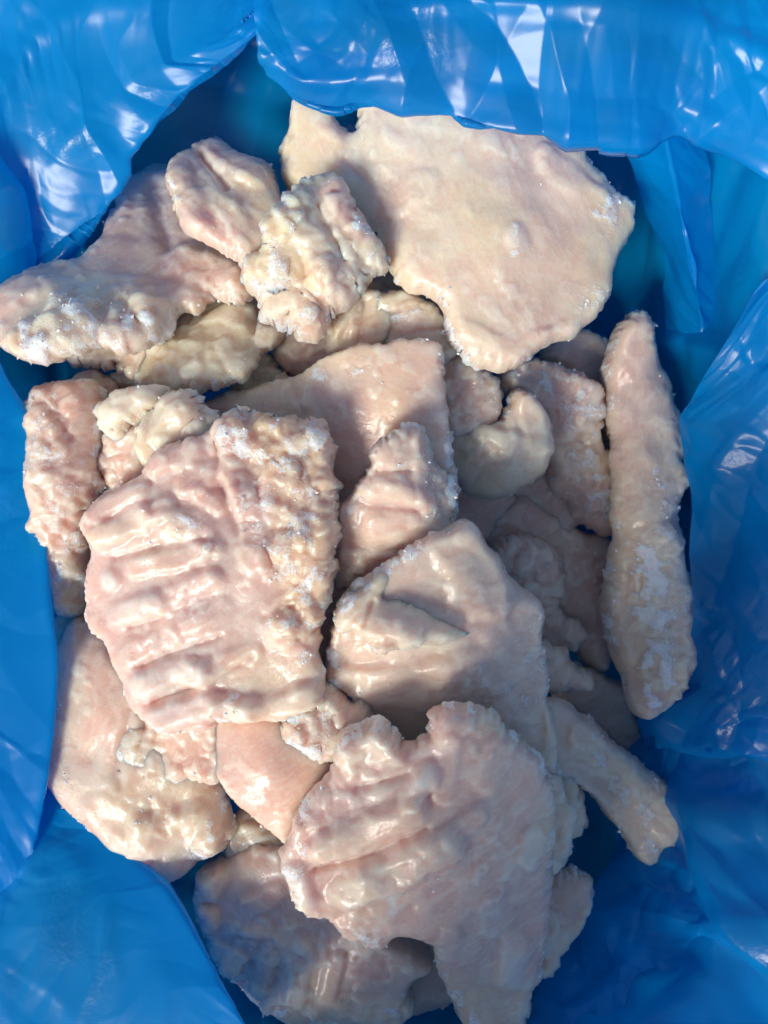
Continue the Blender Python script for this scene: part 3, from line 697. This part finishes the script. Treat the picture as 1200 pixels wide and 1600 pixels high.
piece('large finned slab at the bottom right with thick pads and a long tapering tail',
      [(438, 1340), (450, 1308), (480, 1250), (518, 1205), (532, 1145), (580, 1124), (612, 1134), (634, 1162), (664, 1146), (674, 1110), (718, 1099), (770, 1110),
       (802, 1140), (832, 1172), (856, 1212), (866, 1262), (866, 1330), (857, 1400), (846, 1500), (826, 1572), (800, 1630), (760, 1640), (728, 1600), (700, 1555),
       (682, 1500), (670, 1468), (622, 1458), (592, 1475), (555, 1460), (520, 1430), (490, 1425), (455, 1390)],
      [(450, 1340, 5.0), (560, 1160, 5.0), (720, 1120, 5.4), (850, 1230, 3.6), (855, 1400, 2.8), (760, 1600, 2.0), (690, 1480, 3.6), (560, 1440, 4.4), (660, 1290, 5.8), (760, 1330, 4.7)],
      T=8, tone='pink', fib=25, f0=0.10, lump=0.5,
      pads=[([(552, 1172), (612, 1150)], 34, 4.0), ([(642, 1232), (668, 1195)], 20, 3.0), ([(512, 1308), (565, 1285), (645, 1258)], 30, 4.0), ([(545, 1375), (610, 1350), (690, 1308)], 34, 4.0),
            ([(462, 1352), (475, 1385)], 28, 3.0), ([(495, 1345), (580, 1325), (665, 1282)], 9, -2.8), ([(560, 1220), (640, 1200)], 10, -2.5), ([(690, 1130), (720, 1110)], 34, 3.0), ([(700, 1150), (690, 1230)], 20, 1.6),
            ([(705, 1290), (740, 1260)], 22, 2.0), ([(760, 1400), (765, 1430)], 26, 1.8), ([(700, 1440), (695, 1470)], 22, 1.5), ([(820, 1330), (830, 1300)], 24, 1.8), ([(790, 1510), (800, 1460)], 28, 1.8), ([(760, 1200), (780, 1170)], 34, 1.8),
            ([(640, 1400), (700, 1360), (780, 1300)], 14, -1.4), ([(740, 1560), (760, 1600)], 24, 1.5), ([(560, 1425), (600, 1420)], 26, 1.5)],
      cols=[([(552, 1172), (612, 1150)], 36, 'cream', 0.7), ([(642, 1232), (668, 1195)], 18, 'white', 0.8), ([(512, 1308), (645, 1258)], 30, 'cream', 0.7), ([(545, 1375), (690, 1308)], 32, 'cream', 0.7),
            ([(462, 1352), (475, 1385)], 26, 'white', 0.7), ([(495, 1345), (580, 1325), (665, 1282)], 12, 'peach', 0.8), ([(700, 1240), (600, 1225)], 30, 'peach', 0.5), ([(720, 1180), (740, 1230)], 50, 'pink', 0.5),
            ([(760, 1400), (765, 1430)], 26, 'white', 0.6), ([(700, 1440), (695, 1470)], 22, 'white', 0.6), ([(820, 1330), (830, 1300)], 24, 'white', 0.6), ([(790, 1510), (800, 1460)], 28, 'white', 0.5), ([(610, 1380), (614, 1405)], 8, 'white', 0.9),
            ([(740, 1310), (700, 1400), (740, 1500)], 50, 'mauve', 0.35)],
      rough=[([(470, 1270), (520, 1220)], 26, 0.5), ([(480, 1415), (560, 1450)], 22, 0.5)],
      frost=[([(450, 1370), (480, 1300)], 26, 0.5), ([(560, 1450), (600, 1460)], 24, 0.5), ([(535, 1160), (560, 1140)], 18, 0.45), ([(850, 1250), (855, 1400)], 20, 0.4), ([(690, 1520), (740, 1600)], 26, 0.4)])
piece('upright grooved peak in the centre with a frost-tipped top',
      [(520, 905), (524, 860), (524, 800), (548, 772), (570, 740), (582, 702), (618, 674), (655, 661), (671, 680), (673, 720), (690, 735), (706, 752), (712, 775), (704, 812), (730, 840), (700, 900), (640, 930), (560, 930)],
      [(530, 890, 2.2), (650, 680, 4.0), (640, 780, 3.8), (700, 770, 2.8), (600, 880, 2.4), (700, 860, 2.6)],
      T=9, tone='beige', fib=5, f0=0.1,
      pads=[([(590, 738), (640, 738)], 9, -2.8), ([(560, 782), (600, 790), (655, 796)], 10, -3.2), ([(590, 768), (650, 780)], 22, 2.0), ([(550, 850), (640, 858)], 12, -2.6), ([(590, 825), (650, 830)], 26, 2.0), ([(660, 690), (665, 790)], 20, 1.8)],
      cols=[([(600, 735), (640, 738)], 14, 'rose', 0.5), ([(560, 785), (655, 798)], 12, 'rose', 0.5), ([(540, 870), (600, 880)], 40, 'pink', 0.6), ([(560, 820), (545, 850)], 26, 'peach', 0.5), ([(650, 690), (600, 760)], 40, 'cream', 0.3)],
      rough=[([(690, 760), (706, 790)], 24, 0.8), ([(555, 880), (580, 900)], 26, 0.6)],
      frost=[([(655, 668), (664, 680)], 16, 0.8), ([(700, 755), (706, 790)], 20, 0.85), ([(680, 720), (680, 800)], 30, 0.4), ([(528, 830), (560, 780)], 14, 0.5)])
piece('smooth skin-sided slab in the centre, half in the shadow of the ribbed slab',
      [(300, 650), (345, 622), (400, 606), (455, 590), (500, 562), (560, 541), (640, 533), (686, 536), (692, 562), (695, 620), (706, 690), (711, 760), (705, 820), (640, 850), (540, 830), (480, 780), (400, 720)],
      [(340, 640, 0.6), (460, 610, 1.8), (560, 560, 2.6), (680, 550, 2.8), (700, 780, 1.8), (560, 780, 1.4), (620, 640, 2.8)],
      T=8, R=10, tone='pink', lump=0.45, ragged=0.6, fib=-20, f0=0.06,
      pads=[([(455, 592), (480, 650)], 7, -1.4)],
      cols=[([(620, 640), (660, 610)], 80, 'peach', 0.45), ([(500, 620), (400, 640)], 60, 'beige', 0.7)],
      frost=[([(690, 540), (694, 590)], 12, 0.5), ([(560, 590), (580, 610)], 20, 0.4), ([(700, 700), (708, 790)], 12, 0.55), ([(500, 590), (510, 600)], 16, 0.45)])
piece('long thick strip standing against the bag at the right, frosty along its lower half',
      [(960, 512), (985, 490), (1005, 489), (1018, 512), (1024, 560), (1048, 606), (1053, 640), (1066, 680), (1063, 720), (1072, 752), (1056, 782), (1062, 840), (1068, 882), (1086, 930),
       (1092, 985), (1082, 1040), (1060, 1074), (1012, 1122), (984, 1108), (970, 1060), (950, 1012), (940, 960), (944, 900), (957, 850), (958, 780), (954, 700), (945, 620), (946, 560)],
      [(985, 510, -1.0), (1000, 800, -1.2), (1020, 1090, -1.3), (960, 960, -2.4), (1060, 960, -1.4), (950, 640, -1.8), (1045, 640, -2.0)],
      T=12, R=15, tone='beige', fib=88, f0=0.10, lump=0.5,
      pads=[([(1000, 540), (1010, 700)], 40, 2.0), ([(975, 880), (985, 1080)], 14, -1.5), ([(1030, 850), (1040, 1020)], 40, 3.0), ([(985, 850), (975, 930)], 10, 1.5)],
      cols=[([(975, 560), (975, 800)], 26, 'mauve', 0.6), ([(960, 900), (975, 1040)], 18, 'pink', 0.7), ([(1020, 800), (1030, 1000)], 40, 'white', 0.6), ([(1010, 560), (1010, 700)], 30, 'cream', 0.4)],
      rough=[([(1010, 850), (1030, 950), (1030, 1060)], 40, 0.85), ([(1050, 700), (1060, 760)], 16, 0.5)],
      frost=[([(1005, 840), (1010, 950), (1020, 1080)], 42, 0.6), ([(1010, 740), (1040, 800)], 26, 0.45), ([(950, 520), (946, 640)], 10, 0.5)])
# --- left side
piece('crumbly peach chunk at the left edge beside the blue fold, above the ribbed slab',
      [(34, 640), (75, 601), (120, 594), (150, 597), (166, 625), (168, 680), (160, 760), (140, 800), (146, 860), (140, 940), (112, 965), (80, 940), (60, 860), (50, 800), (45, 720)],
      [(60, 640, 2.4), (150, 620, 2.4), (100, 780, 2.8), (110, 950, 1.0), (130, 860, 1.6)],
      T=10, tone='peach', f0=0.1,
      cols=[([(80, 650), (90, 760)], 40, 'cream', 0.4), ([(100, 870), (120, 900)], 30, 'fat', 0.5)],
      rough=[([(90, 640), (100, 740), (100, 900)], 50, 0.85)], pads=[([(80, 660), (100, 700)], 26, 2.0), ([(110, 880)], 30, 2.0), ([(130, 640)], 20, 1.5)],
      frost=[([(100, 690), (95, 720)], 26, 0.4), ([(100, 870), (120, 890)], 26, 0.5)])
piece('small cream nugget between the peach chunk and the pale wedge at the left',
      [(155, 642), (180, 613), (230, 606), (262, 606), (252, 640), (222, 664), (178, 679), (160, 662)],
      [(160, 650, 3.2), (210, 630, 3.6), (255, 620, 3.2)], T=7, tone='fat', pads=[([(190, 640), (230, 625)], 20, 1.5)], rough=[([(180, 650)], 20, 0.5)], f0=0.15)
piece('pale wedge-shaped piece leaning above the ribbed slab at the left',
      [(222, 700), (232, 660), (246, 635), (270, 614), (300, 618), (322, 642), (342, 662), (338, 700), (290, 730), (235, 735)],
      [(230, 690, 3.2), (290, 630, 3.5), (330, 670, 3.4)], T=7, tone='cream', pads=[([(260, 680), (290, 640)], 22, 2.0), ([(240, 730), (330, 670)], 10, -1.2)], cols=[([(300, 690)], 30, 'pink', 0.5)],
      rough=[([(290, 625), (325, 650)], 16, 0.6)], f0=0.13)
piece('small rounded pink piece under the cream nugget at the left',
      [(162, 730), (172, 690), (185, 668), (225, 660), (250, 680), (245, 730), (215, 760), (180, 772), (165, 760)],
      [(170, 740, 2.0), (220, 680, 2.6), (235, 740, 2.4)], T=8, tone='peach', f0=0.08)
piece('yellowish lumpy piece in shade below the long pale piece at the upper left',
      [(180, 600), (200, 568), (240, 545), (262, 505), (300, 470), (350, 440), (400, 450), (430, 490), (445, 512), (432, 535), (402, 560), (385, 590), (340, 606), (290, 612), (235, 607)],
      [(200, 590, 0.4), (300, 550, 1.2), (420, 520, 0.6), (330, 470, -0.4)], T=9, tone='cream', lump=1.2, f0=0.08,
      pads=[([(250, 575), (330, 540), (380, 510)], 40, 2.5), ([(300, 530), (340, 490)], 12, -2), ([(395, 560), (410, 480)], 12, -2.0)], cols=[([(260, 580), (380, 520)], 50, 'yellow', 0.4), ([(400, 480)], 30, 'pink', 0.4)],
      rough=[([(280, 560), (370, 570)], 30, 0.45)])
piece('small dusky flap hanging below the frosty nose of the long pale piece',
      [(95, 560), (130, 540), (190, 530), (240, 540), (226, 582), (205, 584), (180, 572), (140, 572)], [(110, 560, 0.8), (220, 560, 1.6)], T=5, tone='mauve', f0=0.1)
piece('small shaded scrap peeking out above the peach chunk at the left',
      [(110, 600), (125, 575), (160, 580), (190, 600), (180, 640), (130, 640)], [(150, 605, 0.6)], T=6, tone='pink')
# --- centre top
piece('shaded pink piece in the gap behind the smooth centre slab',
      [(430, 560), (450, 520), (500, 500), (540, 510), (545, 560), (500, 590), (450, 590)], [(440, 560, -1.2), (530, 540, -0.6)], T=10, tone='pink')
piece('shaded cream piece beside the dark gap above the smooth centre slab',
      [(330, 640), (365, 600), (405, 556), (440, 580), (455, 610), (400, 650), (350, 660)], [(350, 630, -1.0), (430, 590, -0.6)], T=7, tone='cream')
piece('curled pale scrap below the crumbly chunk, left of the ragged one',
      [(512, 545), (518, 510), (528, 480), (548, 462), (585, 455), (610, 480), (608, 530), (570, 560), (530, 560)], [(520, 520, 1.0), (590, 480, 1.2)], T=7, tone='cream',
      pads=[([(525, 530), (545, 480)], 13, 2.2), ([(560, 540), (570, 480)], 14, -2.5)], cols=[([(580, 520)], 26, 'peach', 0.6)])
piece('ragged pale scrap tucked under the left edge of the big cream slab',
      [(572, 475), (600, 462), (640, 462), (680, 480), (705, 520), (710, 560), (650, 560), (600, 545), (600, 510)], [(590, 490, 1.2), (690, 520, 1.4)], T=6, tone='cream',
      rough=[([(600, 490), (680, 500)], 20, 0.6)], frost=[([(620, 500), (650, 500)], 14, 0.5)], cols=[([(640, 520)], 30, 'pink', 0.5)])
piece('rough shaded scrap between the smooth centre slab and the tip of the cream slab',
      [(680, 540), (712, 545), (745, 560), (772, 590), (776, 625), (770, 660), (740, 680), (690, 670), (680, 600)], [(700, 570, 0.4), (760, 620, 0.2)], T=8, tone='beige',
      rough=[([(710, 560), (760, 610)], 30, 0.8)], frost=[([(700, 545), (720, 580)], 18, 0.55)])
piece('hooked yellowish lobe in the shade right of the smooth centre slab',
      [(690, 640), (712, 630), (745, 655), (778, 662), (790, 640), (800, 613), (830, 621), (855, 650), (864, 690), (856, 730), (840, 745), (800, 766), (770, 781), (730, 771), (700, 745), (685, 700)],
      [(700, 690, -0.6), (780, 710, 0.1), (840, 670, -0.2), (770, 775, -1.2)], T=10, tone='cream', ragged=0.5, lump=0.8,
      pads=[([(820, 640), (840, 700)], 28, 2.4), ([(720, 680), (790, 700), (830, 710)], 30, 2.0), ([(780, 670), (790, 690)], 14, -1.6)], cols=[([(760, 750)], 46, 'beige', 0.6), ([(820, 650), (740, 690)], 40, 'fat', 0.5)],
      frost=[([(808, 618), (825, 622)], 12, 0.5)])
# --- right, deep in shade
piece('crumbly frost-dusted chunk in the shade below the tip of the cream slab',
      [(776, 600), (790, 575), (830, 570), (870, 580), (920, 595), (940, 620), (936, 680), (956, 720), (964, 790), (956, 836), (920, 826), (890, 792), (860, 760), (850, 700), (840, 640), (800, 620)],
      [(800, 590, -1.4), (920, 610, -2.2), (950, 810, -4.2), (870, 740, -3.8)], T=10, tone='pink', f0=0.12,
      rough=[([(810, 590), (900, 620), (900, 660)], 40, 0.9), ([(900, 720), (930, 780)], 36, 0.8)], frost=[([(830, 600), (910, 630)], 36, 0.5), ([(900, 710), (930, 790)], 30, 0.45)],
      pads=[([(860, 690), (900, 690)], 18, -3.0)], cols=[([(880, 700), (930, 690)], 30, 'mauve', 0.7)])
piece('dark smooth piece behind the crumbly chunk near the bag at the right',
      [(840, 560), (880, 520), (930, 520), (960, 560), (965, 640), (950, 700), (920, 640), (880, 590)], [(860, 560, -3.4), (950, 620, -4.4)], T=9, tone='mauve')
piece('deep shaded slab at the bottom of the gap right of the centre',
      [(750, 830), (770, 790), (810, 770), (860, 800), (910, 830), (960, 850), (960, 960), (950, 1040), (910, 1040), (880, 980), (830, 920), (780, 890)],
      [(770, 820, -5.0), (940, 870, -5.8), (920, 1010, -6.2)], T=10, tone='pink')
piece('lumpy shaded knob with a red speck in the gap right of the folded slab',
      [(760, 860), (790, 840), (840, 838), (870, 860), (882, 900), (870, 950), (915, 985), (900, 1015), (850, 1010), (800, 960), (770, 910)],
      [(790, 870, -3.6), (860, 880, -3.8), (880, 990, -4.8)], T=10, tone='beige', lump=1.4, pads=[([(820, 870), (850, 890)], 24, 2.5)], cols=[([(824, 876)], 5, 'blood', 0.7)], rough=[([(800, 870), (870, 960)], 30, 0.6)])
piece('small pale nub with a rounded tip poking out right of the folded slab',
      [(835, 1010), (860, 1005), (888, 1018), (902, 1048), (922, 1054), (927, 1068), (915, 1078), (890, 1072), (862, 1086), (838, 1080)], [(850, 1040, -1.8), (915, 1065, -2.4)], T=7, tone='beige', rough=[([(860, 1030)], 26, 0.5)], f0=0.1)
piece('curved grey-yellow strip at the lower right ending in a rounded tip on the blue bag',
      [(830, 1110), (862, 1088), (900, 1108), (940, 1140), (1000, 1192), (1042, 1226), (1070, 1268), (1066, 1318), (1036, 1348), (996, 1344), (966, 1296), (940, 1262), (900, 1222), (850, 1200)],
      [(860, 1130, -0.6), (950, 1200, -1.6), (1030, 1300, -2.6)], T=9, tone='beige', fib=-45, f0=0.1, cols=[([(900, 1150), (1000, 1240)], 26, 'yellow', 0.3)],
      pads=[([(900, 1140), (980, 1220), (1030, 1280)], 30, 2.0), ([(890, 1190), (950, 1240)], 10, -1.5)], frost=[([(930, 1180), (1000, 1260)], 24, 0.42), ([(1010, 1300), (1040, 1320)], 26, 0.45)])
piece('dark sliver of meat in the shadow beyond the curved strip at the right',
      [(860, 1090), (880, 1040), (960, 1060), (985, 1110), (1010, 1180), (960, 1160), (910, 1120)], [(900, 1080, -5.0), (980, 1130, -5.6)], T=7, tone='mauve')
piece('small pale lump showing behind the right edge of the finned slab',
      [(835, 1210), (868, 1205), (885, 1240), (894, 1290), (886, 1330), (862, 1356), (840, 1330)], [(865, 1280, 1.0)], T=9, tone='fat', f0=0.15, rough=[([(870, 1260)], 24, 0.4)])
piece('little angular scrap between the pale lump and the curved strip',
      [(870, 1205), (885, 1195), (905, 1230), (917, 1262), (912, 1285), (890, 1305), (870, 1270)], [(890, 1250, -1.2)], T=7, tone='cream')
piece('thin frosted piece below the finned slab at the lower right beside the bag',
      [(820, 1370), (862, 1358), (916, 1360), (912, 1420), (884, 1470), (862, 1500), (830, 1530), (800, 1520)], [(880, 1380, -0.8), (850, 1490, 0.2)], T=7, tone='beige', f0=0.14,
      rough=[([(870, 1390), (860, 1470)], 24, 0.4)])
# --- bottom left
piece('long pale slab at the lower left along the edge of the blue fold',
      [(86, 1030), (100, 990), (122, 962), (145, 970), (180, 1000), (230, 1080), (260, 1150), (330, 1200), (352, 1240), (366, 1290), (350, 1330), (310, 1342), (300, 1352), (256, 1380),
       (210, 1345), (150, 1300), (90, 1240), (55, 1180), (60, 1100), (75, 1060)],
      [(100, 1000, 0.8), (70, 1150, 1.2), (160, 1100, 2.0), (200, 1280, 2.4), (340, 1290, 2.2), (260, 1360, 2.2)],
      T=9, R=14, tone='peach', fib=70, f0=0.08, lump=0.55,
      pads=[([(215, 1100), (195, 1190), (200, 1215)], 12, -1.8), ([(250, 1290), (330, 1270)], 36, 2.0), ([(170, 1250), (230, 1300)], 34, 1.5), ([(330, 1310), (350, 1270)], 22, 2.0)],
      cols=[([(150, 1220), (230, 1280), (330, 1300)], 60, 'fat', 0.6), ([(120, 1050), (120, 1150)], 40, 'cream', 0.5)],
      rough=[([(230, 1250), (330, 1280)], 36, 0.5)], frost=[([(315, 1325), (340, 1290)], 26, 0.45), ([(100, 1100), (120, 1230)], 26, 0.3)])
piece('thin pink flap emerging from under the bottom of the ribbed slab',
      [(192, 1180), (205, 1140), (225, 1100), (330, 1110), (345, 1150), (345, 1215), (300, 1212), (260, 1220), (205, 1220), (188, 1205)], [(210, 1180, 2.6), (330, 1170, 3.2)], T=5, tone='peach', f0=0.1, lump=0.7)
piece('smooth tongue-shaped peach piece under the bottom edge of the ribbed slab',
      [(332, 1160), (336, 1110), (410, 1100), (470, 1130), (510, 1160), (535, 1188), (512, 1215), (482, 1255), (462, 1300), (448, 1314), (420, 1292), (372, 1252), (342, 1212)],
      [(345, 1160, 3.0), (420, 1200, 4.0), (500, 1190, 3.4), (445, 1300, 3.0)], T=8, R=12, tone='peach', lump=0.3, ragged=0.6, f0=0.04, cols=[([(360, 1150), (350, 1210)], 26, 'mauve', 0.4)])
piece('crumbly orange-pink scrap between the ribbed slab and the folded slab',
      [(440, 1150), (452, 1110), (500, 1060), (540, 1086), (572, 1116), (552, 1142), (540, 1175), (520, 1192), (490, 1182)], [(450, 1140, 4.0), (550, 1110, 3.6)], T=7, tone='peach', f0=0.14,
      rough=[([(480, 1110), (530, 1130)], 50, 0.9)], frost=[([(470, 1160), (520, 1180)], 20, 0.5), ([(460, 1120), (450, 1150)], 16, 0.5)])
piece('ribbed shaded piece at the bottom, lying below the finned slab',
      [(308, 1372), (322, 1350), (352, 1340), (385, 1318), (440, 1320), (520, 1380), (600, 1450), (650, 1480), (672, 1500), (645, 1515), (640, 1535), (652, 1560), (622, 1590), (580, 1604), (500, 1604), (430, 1580), (372, 1532), (336, 1480), (318, 1420)],
      [(320, 1380, 1.4), (400, 1350, 1.8), (350, 1500, 1.0), (500, 1500, 1.2), (620, 1560, 0.8), (560, 1440, 1.4)],
      T=9, R=14, tone='pink', fib=-50, f0=0.10, lump=1.0,
      pads=[([(340, 1360)], 26, 3.0), ([(330, 1410)], 22, 2.8), ([(365, 1490), (400, 1440)], 20, 3.0), ([(410, 1520), (430, 1450)], 20, 3.0), ([(460, 1545), (480, 1470)], 20, 2.8), ([(510, 1540), (530, 1480)], 18, 2.2), ([(390, 1400), (430, 1380)], 22, 2.4), ([(520, 1560), (600, 1570)], 34, 2.2), ([(620, 1510), (660, 1495)], 20, 2.0)],
      cols=[([(350, 1440), (420, 1520)], 60, 'mauve', 0.5), ([(530, 1570), (620, 1570)], 34, 'white', 0.5)],
      rough=[([(330, 1360), (330, 1420)], 24, 0.6), ([(540, 1550), (620, 1580)], 30, 0.6)], frost=[([(360, 1500), (430, 1570), (560, 1590)], 22, 0.45), ([(560, 1540), (640, 1550)], 26, 0.45)])
piece('small shaded scraps of skin in the hollow below the tongue-shaped piece',
      [(350, 1300), (368, 1262), (400, 1270), (450, 1310), (450, 1360), (400, 1370), (360, 1345)], [(390, 1310, 1.4)], T=6, tone='beige', lump=1.2)
piece('thin pale sliver at the left where the fold meets the lower left slab',
      [(85, 990), (100, 960), (130, 945), (150, 960), (140, 1000), (100, 1040)], [(110, 985, 0.0)], T=6, tone='beige')
piece('dark pink piece glimpsed in the gap between the ribbed and folded slabs',
      [(480, 960), (500, 920), (540, 900), (570, 960), (560, 1060), (520, 1080), (490, 1040)], [(520, 980, 1.2)], T=8, tone='rose')
# deeper layer seen only through gaps
for i, (lb, x, y, r, z) in enumerate([
        ('shadowed piece low behind the cream nugget at the left', 250, 625, 62, -0.3),
        ('shadowed piece low under the hooked yellowish lobe', 830, 790, 80, -5.6),
        ('shadowed piece low beside the upright grooved peak', 520, 640, 80, -0.8),
        ('shadowed piece low in the gap left of the hooked lobe', 740, 790, 75, -5.0),
        ('shadowed piece low between the two left chunks', 165, 700, 75, -0.4),
        ('shadowed piece at the bottom of the gap under the crumbly chunk', 640, 500, 90, -1.6),
        ('shadowed piece low under the finned slab at the bottom', 640, 1480, 95, -1.6)]):
    rr = random.Random(i+5)
    piece(lb, [(x+r*(0.8+0.4*rr.random())*math.cos(t*0.785), y+r*(0.8+0.4*rr.random())*math.sin(t*0.785)) for t in range(8)], [(x, y, z)], T=10, tone='pink', grains=0.3)
